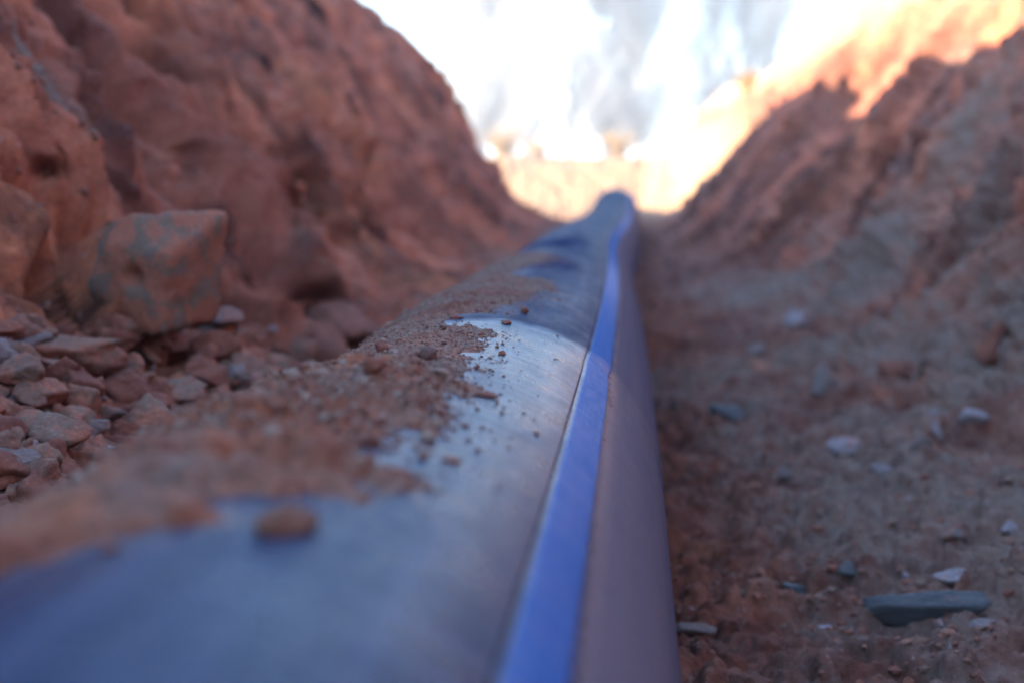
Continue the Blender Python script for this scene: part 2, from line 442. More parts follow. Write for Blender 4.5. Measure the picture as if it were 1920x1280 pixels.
# ------------------------------------------------------------------ the air
def haze():
    x0, x1, y0, y1, z0, z1 = -640, 640, -320, 1600, -1.5, 16
    V = [(x, y, z) for z in (z0, z1) for y in (y0, y1) for x in (x0, x1)]
    F = [(0, 2, 3, 1), (4, 5, 7, 6), (0, 1, 5, 4), (2, 6, 7, 3), (0, 4, 6, 2), (1, 3, 7, 5)]
    m = bpy.data.materials.new('thin_haze'); m.use_nodes = True; n = m.node_tree.nodes
    n.remove(n['Principled BSDF']); v = n.new('ShaderNodeVolumePrincipled')
    v.inputs['Color'].default_value = (0.80, 0.88, 1.0, 1); v.inputs['Density'].default_value = HAZE
    m.node_tree.links.new(v.outputs[0], n['Material Output'].inputs['Volume'])
    tag(link('haze', mesh_np('haze', V, F, m, False)), 'thin pale winter haze filling the air over trench and field', 'haze', kind='stuff')
HAZE = 0.0036
haze()
# ------------------------------------------------------------------ the pipe
RP = 0.125
def axis_x(y):
    return -0.022 * np.exp(-((y - 3.1) / 1.1) ** 2) - 0.004 * np.exp(-((y - 7.8) / 1.2) ** 2) + 0.0 * y
def axis_z(y):
    return RP + floor_z(np.minimum(y, 8.1)) * 1.08 - 0.10 * sm(8.3, 10.5, y)
RING = 0.915
def ring_y(th):            # the edge of the wiped length runs slightly askew round the pipe
    return RING + 0.0011 * (np.degrees(th) - 18) + 0.008 * np.sin(th * 3)
STR0, STR1 = R_(37.0), R_(45.7)

def pipe_r(y, th):
    r = RP + 0.0007 * fbm(np.asarray(y) * 1.8, np.asarray(th) * 1.5, 8.0, 2)
    d = y - ring_y(th)
    r = r + 0.0009 * np.exp(-(d / 0.006) ** 2) - 0.0012 * np.exp(-((d + 0.045) / 0.028) ** 2)
    g = (th - (STR0 - R_(0.55))) / R_(0.32)
    return r - 0.0007 * np.exp(-g * g)

def pipe_pt(y, th, off=0.0):
    r = pipe_r(y, th) + off
    return np.stack([axis_x(y) + r * np.sin(th), y + 0 * th, axis_z(y) + r * np.cos(th)], -1)

def pipe_mask(y, th):
    """dust left on the plastic, plus painted bank reflection right of the stripe"""
    d = y - ring_y(th)
    m = 0.0 + 0.18 * fbm(y * 6, th * 3, 1.0, 4) + 0.75 * np.clip(fbm(y * 9 + 3, th * 2.2, 6.0, 4) - .08, 0, 1) * (1 - sm(.45, .8, y) * .6)
    m += 0.75 * np.exp(-((d + 0.002) / 0.007) ** 2) * (0.6 + .6 * pn(th * 9, y * 30))
    # streaks dragged round the pipe farther on
    for yc, ws, t0, t1, a in [(1.12, .04, -70, 5, .6), (1.30, .07, -60, 12, .5), (1.62, .14, -60, 20, .6), (2.2, .25, -30, 20, .4)]:
        m += a * np.exp(-((y - yc - .05 * pn(th * 4, yc)) / ws) ** 2) * (1 - sm(R_(t1 - 8), R_(t1 + 6), th)) * (.5 + .9 * np.abs(pn(th * 8, y * 14)))
    m += 0.85 * sm(R_(46), R_(52), th)  # coverage where the lit bank's reflection is painted on
    return np.clip(m, 0, 1)

yv = np.concatenate([np.linspace(-3, .2, 40, endpoint=False), np.geomspace(.2, 3, 620)[:-1], np.geomspace(3, 16, 160)])
tv = np.concatenate([np.linspace(-math.pi, R_(-90), 14, endpoint=False), np.linspace(R_(-90), R_(34), 130, endpoint=False),
                     np.linspace(R_(34), R_(48), 60, endpoint=False), np.linspace(R_(48), math.pi, 70)])
YY, TT = np.meshgrid(yv, tv, indexing='ij')
root = bpy.data.objects.new('water_pipe', None); col.objects.link(root); root.location = (0, -3, RP)
tag(root, 'long black plastic water pipe with blue stripe lying along the trench', 'pipe')
rl = np.array(root.location)

def plastic(name, base, dusty, rough=0.22, stripe=False):  # dusty: dust tone that also carries painted sky reflection and glare
    t = NT(name)
    uv = t.node('ShaderNodeUVMap', uv_map='UVMap').outputs[0]
    def mp(sc):
        q = t.node('ShaderNodeMapping'); t.l.new(uv, q.inputs[0]); q.inputs['Scale'].default_value = sc; return q.outputs[0]
    film = t.attr('film'); fin = t.attr('finish')
    band0 = t.ramp(t.noise(mp((7, 40, 1)), 1.0, 5, 0.65), [(0.38, 0.25), (0.60, 1)])
    circ = t.noise(mp((200, 5, 1)), 1.0, 5, 0.75)       # fine scratches round the pipe
    circ2 = t.noise(mp((520, 14, 1)), 1.0, 3, 0.7)
    alng = t.noise(mp((5, 1100, 1)), 1.0, 4, 0.65)      # drawn marks along the pipe
    blot = t.noise(mp((26, 45, 1)), 1.0, 5, 0.6)
    blot2 = t.noise(mp((45, 200, 1)), 1.0, 4, 0.6)
    c = t.mix(t.math('MULTIPLY', t.ramp(circ, [(0.48, 0), (0.74, 1)]), t.math('SUBTRACT', 0.2 if stripe else 0.75, t.math('MULTIPLY', fin, 0.1 if stripe else 0.5))), base, dusty)
    c = t.mix(t.math('MULTIPLY', t.ramp(alng, [(0.55, 0), (0.75, 1)]), 0.30), c, dusty)
    dk = t.ramp(circ2, [(0.62, 0), (0.68, 1)])
    c = t.mix(t.math('MULTIPLY', dk, 0.75), c, (0.004, 0.006, 0.012))
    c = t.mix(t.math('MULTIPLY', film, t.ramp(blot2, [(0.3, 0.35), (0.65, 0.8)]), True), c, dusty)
    band = t.noise(mp((1.1, 55, 1)), 1.0, 4, 0.6)       # long light and dark streaks along the pipe
    if not stripe:
        c = t.mix(t.math('MULTIPLY', t.ramp(band, [(0.48, 0), (0.66, 1)]), 0.45), c, dusty)
        c = t.mix(t.math('MULTIPLY', t.attr('flank'), t.ramp(band, [(0.3, 0.65), (0.65, 0.95)])), c, (0.16, 0.125, 0.14))  # mauve paints the sunlit bank's reflection onto the pipe's right side
    if not stripe:
        cd_ = t.math('MULTIPLY', t.attr('clay'), t.ramp(t.noise(mp((60, 260, 1)), 1.0, 5, .7), [(0.35, 0.0), (0.62, 1.0)]), True)
        c = t.mix(cd_, c, (0.21, 0.125, 0.092))
    # small specks of dirt
    spk = t.ramp(t.noise(mp((150, 1000, 1)), 1.0, 3, 0.6), [(0.70, 0), (0.735, 0.8)])
    c = t.mix(spk, c, (0.22, 0.13, 0.10))
    t.put(t.b.inputs['Base Color'], c)
    r = t.math('ADD', rough, t.math('MULTIPLY', t.ramp(blot, [(0.35, 0), (0.65, 1)]), 0.16))
    r = t.math('ADD', r, t.math('MULTIPLY', film, 0.35))
    r = t.math('ADD', r, t.math('MULTIPLY', fin, 0.20), True)
    t.put(t.b.inputs['Specular IOR Level'], t.math('MULTIPLY_ADD', fin, -0.17) if False else t.math('SUBTRACT', t.math('ADD', 0.035 if stripe else 0.065, t.math('MULTIPLY', t.math('MULTIPLY', t.attr('sheen'), band0), t.math('MULTIPLY', t.math('MULTIPLY', t.ramp(blot, [(0.40, 0.12), (0.60, 1)]), t.ramp(circ, [(0.40, 0.35), (0.60, 1)])), 0.04 if stripe else 0.25))), t.math('ADD', t.math('MULTIPLY', fin, 0.05), t.math('MULTIPLY', film, 0.06)), True))
    c = t.mix(t.math('MULTIPLY', fin, 0.10, True), c, dusty); t.put(t.b.inputs['Base Color'], c)
    t.put(t.b.inputs['Roughness'], r)
    t.b.inputs['IOR'].default_value = 1.50
    h = t.math('ADD', circ, t.math('ADD', t.math('MULTIPLY', alng, 0.5), t.math('MULTIPLY', circ2, .6)))
    b1 = t.bump(h, 0.6 if not stripe else 0.35, 0.0009)
    b2 = t.bump(blot, 0.25, 0.0012, b1)
    t.put(t.b.inputs['Normal'], b2)
    return t.m

M_PIPE = plastic('black_polyethylene', (0.004, 0.016, 0.050), (0.064, 0.080, 0.145))  # navy base and bluish dust tone have the sky's reflection painted in
M_STRIPE = plastic('blue_polyethylene', (0.022, 0.095, 0.28), (0.30, 0.32, 0.46), 0.36, True)  # whitish second tone serves as painted glare

def set_uv(me, u, v):
    uvl = me.uv_layers.new(name='UVMap')
    li = np.empty(len(me.loops), np.int32); me.loops.foreach_get('vertex_index', li)
    uvl.data.foreach_set('uv', np.stack([u.ravel()[li], v.ravel()[li]], 1).astype(np.float32).ravel())

Vp = pipe_pt(YY, TT).reshape(-1, 3) - rl
me = mesh_np('pipe_wall', Vp, grid_faces(len(yv), len(tv))[:, ::-1], M_PIPE)
WALL = (me, YY, TT); fattr(me, 'flank', sm(R_(45.2), R_(47.5), TT) * (1 - .7 * sm(R_(52), R_(100), TT))); fattr(me, 'finish', sm(-0.003, 0.004, YY - ring_y(TT)))
set_uv(me, YY, TT * RP)
link('pipe_wall', me, root)
tv2 = np.linspace(STR0, STR1, 26)
YY, TT = np.meshgrid(yv, tv2, indexing='ij')
edge = np.minimum(TT - STR0, STR1 - TT) / R_(0.5)
off = 0.00035 * np.sqrt(np.clip(edge, 0, 1)) + 0.00003 - 0.0006 * (edge < 1e-6)
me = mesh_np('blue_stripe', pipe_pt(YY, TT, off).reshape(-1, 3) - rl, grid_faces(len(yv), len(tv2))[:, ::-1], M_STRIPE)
fattr(me, 'film', np.clip(pipe_mask(YY, TT) * 0.2 + sm(.40, .75, YY) * .55 * (YY < RING - .004) * (.8 + .6 * fbm(YY * 20, TT * 9, 2., 3)) + 1.0 * np.exp(-((YY - 1.75) / .38) ** 2) + 1.0 * sm(3.2, 4.8, YY), 0, 1)); fattr(me, 'finish', 1.6 * sm(-0.003, 0.004, YY - ring_y(TT) - 0.012 * np.sin((TT - STR0) / (STR1 - STR0) * 3.1)))  # dust plus pale glare bands painted along the stripe
set_uv(me, YY, TT * RP)
fattr(me, 'sheen', sm(.42, .62, YY) * (YY < RING))
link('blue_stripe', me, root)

def pipe_hit(px, py):
    """point on the near straight of the pipe under an image place -> (y, theta)"""
    d = ray(px, py); ax, az = 0.0, RP
    A = d.x ** 2 + d.z ** 2; ox, oz = CAM.x - ax, CAM.z - az
    B = ox * d.x + oz * d.z; C = ox * ox + oz * oz - RP * RP
    disc = max(0.0, B * B - A * C)
    t = (-B - math.sqrt(disc)) / A
    p = CAM + d * t
    return p.y, math.atan2(p.x - ax, p.z - az)

# ------------------------------------------------------------------ soil lying on the pipe
edge_px = [(60, 1060), (200, 1005), (330, 985), (450, 935), (560, 928), (650, 922), (770, 908), (690, 868), (650, 850), (720, 830),
           (825, 782), (835, 740), (870, 722), (900, 690), (885, 655), (905, 640), (930, 628)]
E_ = sorted([pipe_hit(*q) for q in edge_px])
ey = np.array([q[0] for q in E_]); et = np.array([q[1] for q in E_])
ey = np.concatenate([[0.1, .2], ey, [ey[-1] + .05, 1.04, 1.15, 1.30, 1.36, 1.5, 1.7, 1.9, 2.1, 2.6]])
et = np.concatenate([[R_(-80), R_(-62)], et, [R_(-2), R_(4), R_(14), R_(10), R_(-14), R_(-6), R_(8), R_(-18), R_(-48), R_(-90)]])
def soil_h(y, th):
    te = np.interp(y, ey, et)
    n = fbm(y * 22, th * 5, 3.0, 4, 0.6)
    n2 = fbm(y * 80, th * 16, 5.0, 3, 0.6)
    s = (te - th) / R_(30) + 0.50 * n + 0.20 * n2 - 0.45 * np.clip(fbm(y * 34, th * 7, 9.0, 2) - .22, 0, 1) * 3        # >0 inside
    ringgap = np.exp(-((y - RING + .004) / 0.018) ** 2) * sm(R_(-12), R_(2), th)
    s = s - 1.0 * ringgap
    thick = 0.003 + 0.008 * (1 - sm(.55, .72, y)) * sm(.24, .40, y) + 0.004 * (y > 1.0)
    h = thick * (1 - np.exp(-np.clip(s, 0, 3) ** 1.4 * 1.7)) 
    c1, c2, cid = worley(y * 55 + n, th * RP * 55 + n, 3)
    h = h * (1 + 0.55 * n) + np.clip(s * 3, 0, 1) * (0.0022 * n2 + (0.006 * (1 - sm(.6, .75, y)) + .0012) * np.clip(c2 - c1, 0, .4) / .4 * (cid - .2))
    h = np.where(s > 0, np.maximum(h, 0.0003), -0.001)
    h = h * (1 - sm(R_(-100), R_(-125), -np.abs(th)) * 0)
    return h, s
mw, Yw, Tw = WALL
hw, sw = soil_h(Yw, Tw)
film = pipe_mask(Yw, Tw) + 0.95 * np.exp(np.clip(sw, -3, 0) / 0.22) * (0.75 + .7 * fbm(Yw * 60, Tw * 14, 4., 3)) * (Yw > .15) * (Yw < 3)
fattr(mw, 'film', np.clip(pipe_mask(Yw, Tw), 0, 1))
fattr(mw, 'clay', np.clip(1.1 * np.exp(np.clip(sw, -3, 0) / 0.30) * (Yw > .15) * (Yw < 3) * (0.7 + .9 * fbm(Yw * 22, Tw * 7, 4., 3)), 0, 1))
fattr(mw, 'sheen', sm(.42, .62, Yw) * (1 - sm(-.004, .004, Yw - ring_y(Tw))) * (1 - sm(R_(44), R_(50), Tw)) * (1 - .85 * sm(R_(2), R_(12), Tw) * (1 - sm(R_(28), R_(35), Tw)) * np.exp(-((Yw - ring_y(Tw) + .030) / .017) ** 2)))
yy = np.concatenate([np.geomspace(.2, 1.3, 900)[:-1], np.geomspace(1.3, 2.7, 160)])
tt = np.linspace(R_(-112), R_(38), 380)
YY, TT = np.meshgrid(yy, tt, indexing='ij')
H, Sg = soil_h(YY, TT)
H = H * np.where(TT < R_(-95), 0.6, 1)
Vs = pipe_pt(YY, TT, H).reshape(-1, 3)
F = grid_faces(len(yy), len(tt))[:, ::-1]
keep = (H.ravel()[F] > 0).sum(1) >= 2
F = F[keep]
used, inv = np.unique(F, return_inverse=True)
me = mesh_np('loose_soil', Vs[used], inv.reshape(-1, 4), M_CRUST)
fattr(me, 'grey', (0.52 + .6 * fbm(YY * 14, TT * 3, 2., 4) - 0.18 * (1 - sm(.5, .66, YY)) + 0.28 * (1 - sm(.28, .36, YY)) + 0.12 * sm(1.0, 1.2, YY)).ravel()[used])
tag(link('loose_soil', me), 'crust of loose reddish brown soil spilled along the left side of the pipe', 'soil', kind='stuff')

# ------------------------------------------------------------------ lumps and crumbs
bm = bmesh.new(); bmesh.ops.create_icosphere(bm, subdivisions=4, radius=1)
IV4 = np.array([v.co[:] for v in bm.verts]); IF4 = np.array([[v.index for v in f.verts] for f in bm.faces]); bm.free()
bm = bmesh.new(); bmesh.ops.create_icosphere(bm, subdivisions=1, radius=1)
IV1 = np.array([v.co[:] for v in bm.verts]); IF1 = np.array([[v.index for v in f.verts] for f in bm.faces]); bm.free()
bm = bmesh.new(); bmesh.ops.create_icosphere(bm, subdivisions=5, radius=1)
IV5 = np.array([v.co[:] for v in bm.verts]); IF5 = np.array([[v.index for v in f.verts] for f in bm.faces]); bm.free()

def rock_verts(seed, dims=(1, 1, 1), facets=11, rough=0.06, hi=False, spread=0.25, soft=16):
    r = np.random.default_rng(seed)
    V = IV5 if hi else IV4
    n = r.normal(size=(facets, 3)); n /= np.linalg.norm(n, axis=1)[:, None]
    dd = 1 - spread * r.random(facets)
    q = np.clip(V @ n.T, 1e-3, None) / dd[None, :]
    inv = (q ** soft).sum(1) ** (1 / soft)
    rad = 1 / inv
    o = seed * 3.7
    rad = np.clip(rad, 0.3, 1.35) * (1 + rough * fbm(V[:, 0] * 2.2 + o, V[:, 1] * 2.2, V[:, 2] * 2.2, 4, 0.6) + rough * .25 * fbm(V[:, 0] * 9 + o, V[:, 1] * 9, V[:, 2] * 9, 3, 0.6))
    return V * rad[:, None] * np.array(dims)[None, :]

def rock_mesh(name, seed, mat, **k):
    V = rock_verts(seed, **k)
    me = mesh_np(name, V, IF5 if k.get('hi') else IF4, mat)
    return me

# shared shapes for lumps of the same kind of material
SHAPES = {}
def shape(mat, i, facets=9):
    key = (mat.name, i)
    if key not in SHAPES: SHAPES[key] = rock_mesh(mat.name, 40 + i * 7 + len(mat.name), mat, facets=facets, rough=0.24, spread=0.50, soft=50)
    return SHAPES[key]

def place_rock(name, px, py, wpx, hpx, mat, label, cat, group=None, variant=0, depth_ratio=0.8, sink=0.25, rz=None, own=None, tilt=0.25, lift=0.0):
    p, n, d = at(px, py + hpx * (0.5 - 0.5 * sink) * 0.6)
    W = wpx / FPX * d / 2; Hh = hpx / FPX * d / 2
    me = own if own else shape(mat, variant % 7)
    o = link(name, me)
    r = random.Random(px * 31 + py)
    o.scale = (W * 1.08, W * depth_ratio, Hh * 1.1)
    o.rotation_euler = (r.uniform(-tilt, tilt), r.uniform(-tilt, tilt), r.uniform(-.5, .5) if rz is None else rz)
    o.location = p + Vector((0, 0, Hh * (0.35 + lift)))
    return tag(o, label, cat, group)

L = 'earth lumps and stones heaped left of the pipe'
left_rocks = [
 ('stone', 280, 502, 190, 225, M_BLOCK, 'large square grey stone block set in the left bank, mottled with red clay', 'stone', 'own', 'big grey block'),
 ('stone', 110, 655, 185, 75, M_CLODT, 'wide flat tan slab of earth just below the big grey block', 'earth lump', None, 'wide tan slab'),
 ('clay_lump', 325, 655, 120, 55, M_CLOD, 'low red clay lump directly under the big grey block', 'earth lump', None, 'low red lump under the block'),
 ('clay_lump', 85, 815, 150, 105, M_CLODT, 'largest rounded tan lump in the middle of the heap left of the pipe', 'earth lump', None, 'large rounded tan lump'),
 ('clay_lump', 93, 738, 92, 52, M_CLOD, 'long red lump lying level above the large rounded tan lump', 'earth lump', None, 'long level red lump'),
 ('clay_lump', 165, 757, 75, 75, M_CLODT, 'upright dusty red lump right of the long level red lump', 'earth lump', None, 'upright dusty red lump'),
 ('clay_lump', 232, 728, 90, 85, M_CLOD, 'peaked dark red lump with a pale ridge along its left slope', 'earth lump', None, 'peaked dark red lump'),
 ('stone', 272, 785, 100, 80, M_CLODT, 'grey speckled lump right of the peaked dark red one', 'earth lump', None, 'grey speckled lump'),
 ('pale_stone', 64, 843, 42, 52, M_PALE, 'upright whitish lilac stone leaning on the large rounded tan lump', 'stone', None, 'upright whitish stone'),
 ('pale_stone', 180, 842, 52, 24, M_PALE, 'flat whitish chip on the red lumps right of the rounded tan lump', 'stone', None, 'flat whitish chip'),
 ('clay_lump', 48, 908, 112, 72, M_CLODT, 'grey topped lump with a red left face near the picture edge', 'earth lump', None, 'grey topped lump'),
 ('clay_lump', 150, 892, 135, 78, M_CLOD, 'red lump with a dusty upper edge below the flat whitish chip', 'earth lump', None, 'red lump with dusty edge'),
 ('clay_lump', 20, 985, 95, 85, M_CLOD, 'dark red lump cut by the picture edge below the grey topped lump', 'earth lump', None, 'dark red lump at the edge'),
 ('clay_lump', 118, 958, 112, 85, M_CLODT, 'dark wedge of earth with a cracked dusty top close beside the pipe', 'earth lump', None, 'dark cracked wedge'),
 ('clay_lump', 8, 1040, 50, 70, M_CLOD, 'lowest red lump at the left picture edge', 'earth lump', None, 'lowest red lump'),
 ('clay_lump', 60, 1010, 90, 40, M_CLODT, 'crumbly dusty lump wedged against the pipe at lower left', 'earth lump', None, 'crumbly wedged lump'),
 ('clay_lump', 215, 850, 70, 52, M_CLOD, 'small dark red lump under the grey speckled one', 'earth lump', None, 'small dark red lump'),
 ('clay_lump', 260, 850, 85, 60, M_CLODT, 'dusty lilac brown lump under the grey speckled lump', 'earth lump', None, 'lilac brown lump'),
 ('pale_stone', 402, 712, 52, 26, M_PALE, 'whitish lilac stone halfway between the big grey block and the pipe', 'stone', None, 'whitish lilac stone'),
 ('pale_stone', 516, 622, 24, 24, M_PALE, 'small whitish stone at the foot of the bank near the dark hollow', 'stone', None, 'small whitish stone'),
 ('pale_stone', 6, 640, 26, 34, M_PALE, 'white stone at the left picture edge beside the tan slab', 'stone', None, 'white stone at the edge'),
 ('clay_lump', 645, 610, 150, 90, M_CLOD, 'rounded red earth lump overhanging the dark hollow close to the pipe', 'earth lump', None, 'lump over the dark hollow'),
 ('clay_lump', 15, 765, 50, 45, M_CLODT, 'small dusty lump at the picture edge left of the long red lump', 'earth lump', None, 'small lump at the picture edge'),
 ('clay_lump', 405, 660, 75, 60, M_CLOD, 'dark red lump above the whitish stone between block and pipe', 'earth lump', None, 'lump above the whitish stone'),
 ('clay_lump', 470, 690, 85, 50, M_CLODT, 'dusty grey lump right of the whitish stone between block and pipe', 'earth lump', None, 'dusty grey lump'),
 ('clay_lump', 345, 735, 90, 55, M_CLODT, 'dusty lump left of the soil mound on the pipe', 'earth lump', None, 'lump left of the mound'),
 ('clay_lump', 400, 590, 80, 50, M_CLOD, 'red lump tucked against the lower right corner of the grey block', 'earth lump', None, 'red lump at the block corner'),
 ('clay_lump', 560, 660, 80, 45, M_CLODT, 'dusty lump just left of the pipe before the dark hollow', 'earth lump', None, 'dusty lump before the hollow'),
 ('pale_stone', 238, 715, 34, 12, M_PALE, 'pale sliver lying on the peaked dark red lump', 'stone', None, 'pale sliver'),
]
def block_mesh():
    U = IV5; b = np.random.default_rng(8)
    n = np.concatenate([np.eye(3), -np.eye(3), [[-.9, -.1, -.6], [.7, -.3, .75], [-.7, -.5, .6], [.75, -.6, -.5], [-.2, -.8, -.7], [.1, -.85, .6]]])
    n = n + b.normal(0, .13, n.shape); n /= np.linalg.norm(n, axis=1)[:, None]
    dd = np.concatenate([.78 + .08 * b.random(6), [1.12, .98, 1.0, .98, 1.0, .98]])
    q = ((np.clip(U @ n.T, 1e-3, None) / dd) ** 34).sum(1) ** (-1 / 34)
    V = U * q[:, None] * (1 + (0.10 * fbm(U[:, 0] * 1.8, U[:, 1] * 1.8, U[:, 2] * 1.8 + 4, 3, .6) + 0.05 * fbm(U[:, 0] * 7, U[:, 1] * 7, U[:, 2] * 7 + 4, 4, .65))[:, None])
    V[:, 0] *= 1 + 0.10 * V[:, 2]
    h = np.exp(-((V[:, 0] - 0.05) ** 2 + (V[:, 2] - 0.05) ** 2) / 0.018) * (V[:, 1] < 0)    # the small hole in its face
    V[:, 1] += 0.35 * h
    return mesh_np('block', V, IF5, M_BLOCK)
for i, (nm, px, py, wp, hp, m, lb, ct, own, short) in enumerate(left_rocks):
    if own:
        o = place_rock(nm, px, py, wp, hp, m, lb, ct, own=block_mesh(), depth_ratio=0.85, rz=-0.25, tilt=0.08, sink=0.2)
        o.location += Vector((0.008, -0.015, 0))
    else:
        place_rock(nm, px, py, wp, hp, m, lb, ct, L, variant=i)

Rg = 'stones lying on the trench floor right of the pipe'
right_rocks = [
 ('slate', 1768, 1132, 200, 76, M_SLATE, 'long flat dark slate on the trench floor at lower right', 'stone', 0.35),
 ('grey_stone', 1500, 1106, 46, 34, M_SLATE, 'small blue grey stone left of the long slate', 'stone', 0.8),
 ('grey_stone', 1592, 1068, 52, 24, M_SLATE, 'flat dark stone above and left of the long slate', 'stone', 0.8),
 ('pale_stone', 1508, 603, 52, 40, M_PALED, 'bright whitish stone at the foot of the right bank', 'stone', 0.8),
 ('pale_stone', 1580, 840, 60, 34, M_PALED, 'pale lilac stone in the middle of the floor right of the pipe', 'stone', 0.8),
 ('grey_stone', 1545, 722, 60, 56, M_GREY, 'blue grey stone below the bright whitish stone', 'stone', 0.8),
 ('grey_stone', 1355, 770, 58, 40, M_SLATE, 'dark stone beside the pipe in the middle of the floor', 'stone', 0.8),
 ('pale_stone', 1757, 790, 24, 54, M_PALED, 'narrow pale stone standing on the foot of the right bank', 'stone', 0.8),
 ('pale_stone', 1830, 780, 50, 34, M_PALED, 'pale lilac stone on the bank right of the narrow standing one', 'stone', 0.8),
 ('grey_stone', 1726, 828, 30, 34, M_GREY, 'grey green pebble under the narrow standing stone', 'stone', 0.8),
 ('grey_stone', 1472, 895, 24, 34, M_GREY, 'small grey green pebble left of the pale stone pair', 'stone', 0.8),
 ('pale_stone', 1650, 880, 36, 26, M_PALED, 'small pale stone right of the lilac stone in the floor middle', 'stone', 0.8),
 ('pale_stone', 1895, 985, 30, 20, M_PALED, 'pale chip near the right picture edge above the slate', 'stone', 0.8),
 ('grey_stone', 1795, 1000, 50, 28, M_GREY, 'blue grey stone between the pale chip and the slate', 'stone', 0.8),
 ('pale_stone', 1790, 1075, 60, 24, M_PALED, 'dusty pale lump resting right behind the long slate', 'stone', 0.8),
 ('pale_stone', 1700, 1080, 14, 16, M_PALED, 'tiny white pebble behind the left end of the slate', 'stone', 0.8),
 ('pale_stone', 1762, 1166, 24, 14, M_PALED, 'tiny white pebble in front of the long slate', 'stone', 0.8),
 ('grey_stone', 1840, 1172, 50, 18, M_GREY, 'thin grey chip in front of the right end of the slate', 'stone', 0.8),
 ('pale_stone', 1420, 660, 34, 28, M_GREY, 'small grey stone near the pipe before the whitish one', 'stone', 0.8),
 ('clay_lump', 1250, 630, 70, 56, M_CLOD, 'red clay lump close against the right side of the pipe', 'earth lump', 0.8),
 ('clay_lump', 1870, 640, 60, 80, M_CLOD, 'dark red clay lump on the right bank by the picture edge', 'earth lump', 0.8),
 ('clay_lump', 1690, 700, 80, 36, M_CLOD, 'red brown lump at the foot of the right bank above the standing stone', 'earth lump', 0.8),
 ('clay_lump', 1300, 1175, 60, 26, M_GREY, 'half buried grey lump beside the pipe at the bottom', 'earth lump', 0.8),
 ('clay_lump', 1430, 690, 70, 30, M_CLODT, 'dusty brown lump left of the blue grey stone', 'earth lump', 0.8),
]
for i, (nm, px, py, wp, hp, m, lb, ct, dr) in enumerate(right_rocks):
    place_rock(nm, px, py, wp, hp, m, lb, ct, Rg, variant=i + 2, depth_ratio=dr, rz=0.02 if dr < .5 else None, tilt=0.03 if dr < .5 else .3)

# small lumps filling the heap on the left, too alike to name one by one
fill = 0
r = random.Random(5)
while fill < 280:
    px = r.uniform(-20, 620); py = r.uniform(600, 1060)
    if py < 600 + (px - 0) * 0.02 or py > 1085 - 0.62 * px: continue
    p, n, d = at(px, py)
    if p is None or p.x > -0.115: continue
    s = r.choice([.004, .005, .006, .008, .010, .013, .017])
    m = r.choice([M_CLOD, M_CLOD, M_CLOD, M_CLODT, M_CLODT, M_CLODT, M_GREY])
    o = link('clay_lump', shape(m, r.randrange(7)))
    o.scale = (s * r.uniform(.8, 1.3), s * r.uniform(.8, 1.2), s * r.uniform(.6, .95))
    o.rotation_euler = (r.uniform(-.6, .6), r.uniform(-.6, .6), r.uniform(0, 6))
    o.location = p + Vector((0, 0, s * .4))
    near_ = min(left_rocks, key=lambda q: (q[1] - px) ** 2 + (q[2] - py) ** 2)
    size_ = 'tiny' if s < .006 else 'small' if s < .009 else 'middle sized' if s < .015 else 'larger'
    what = {'red_clay_lump': 'red', 'dusty_clay_lump': 'dusty tan', 'grey_stone': 'greyish'}[m.name]
    tag(o, '%s %s earth lump beside the %s' % (size_, what, near_[9]), 'earth lump', '%s %s lumps beside the %s' % (size_, what, near_[9]))
    fill += 1

# lumps on the pipe itself
def on_pipe(name, px, py, wpx, hpx, mat, label, seed, dr=0.8, rz=0.0, flat=None, cat='earth lump'):
    y, th = pipe_hit(px, py)
    h = max(0.0, float(soil_h(np.array([y]), np.array([th]))[0][0]))
    p = Vector(pipe_pt(np.array(y), np.array(th), h))
    n = Vector((math.sin(th), 0, math.cos(th)))
    d = (p - CAM).dot(rot @ Vector((0, 0, -1)))
    W = wpx / FPX * d / 2; Hh = hpx / FPX * d / 2
    o = link(name, rock_mesh(name, seed, mat, facets=16, rough=0.16, spread=0.3))
    o.scale = (W, W * dr, Hh)
    o.rotation_mode = 'QUATERNION'
    o.rotation_quaternion = n.to_track_quat('Z', 'Y') @ Euler((0, 0, rz)).to_quaternion()
    o.location = p + n * Hh * 0.62
    return tag(o, label, cat, 'earth lumps stuck on top of the pipe')
on_pipe('clay_lump', 800, 684, 52, 34, M_DARK, 'dark rounded clod standing out on the pipe where the picture is sharpest', 3)
on_pipe('clay_lump', 831, 622, 13, 12, M_DARK, 'tiny dark round pebble on the pipe behind the dark clod', 4)
on_pipe('clay_lump', 832, 647, 14, 7, M_DARK, 'tiny flat dark crumb between the round pebble and the dark clod', 5)
on_pipe('clay_lump', 528, 990, 165, 58, M_CLODD, 'blurred oblong lump of red earth lying alone on the near pipe', 6, dr=.5, rz=-.3)
on_pipe('clay_lump', 735, 893, 90, 24, M_CLOD, 'long flat flake of earth at the tip of the soil edge', 8, dr=.5, rz=-.5)
on_pipe('clay_lump', 905, 741, 60, 12, M_CLODT, 'thin slanting flake of tan earth on the bare plastic', 9, dr=.35, rz=-.7)
on_pipe('clay_lump', 850, 865, 60, 10, M_CLODT, 'faint flat smear of earth below the thin slanting flake', 10, dr=.35, rz=-.4)
on_pipe('clay_lump', 792, 858, 36, 12, M_CLODT, 'small flat crumb left of the faint smear on the pipe', 11, dr=.5)
on_pipe('clay_lump', 205, 1035, 40, 26, M_CLODT, 'blurred small tan crumb at the near left of the pipe', 12)
on_pipe('clay_lump', 941, 664, 19, 9, M_CLOD, 'small reddish crumb alone on the scratched plastic', 13)
on_pipe('clay_lump', 893, 692, 10, 8, M_CLOD, 'tiny reddish crumb right of the dark clod', 14)
on_pipe('clay_lump', 720, 672, 26, 22, M_CLOD, 'small reddish lump on the soil left of the dark clod', 15)
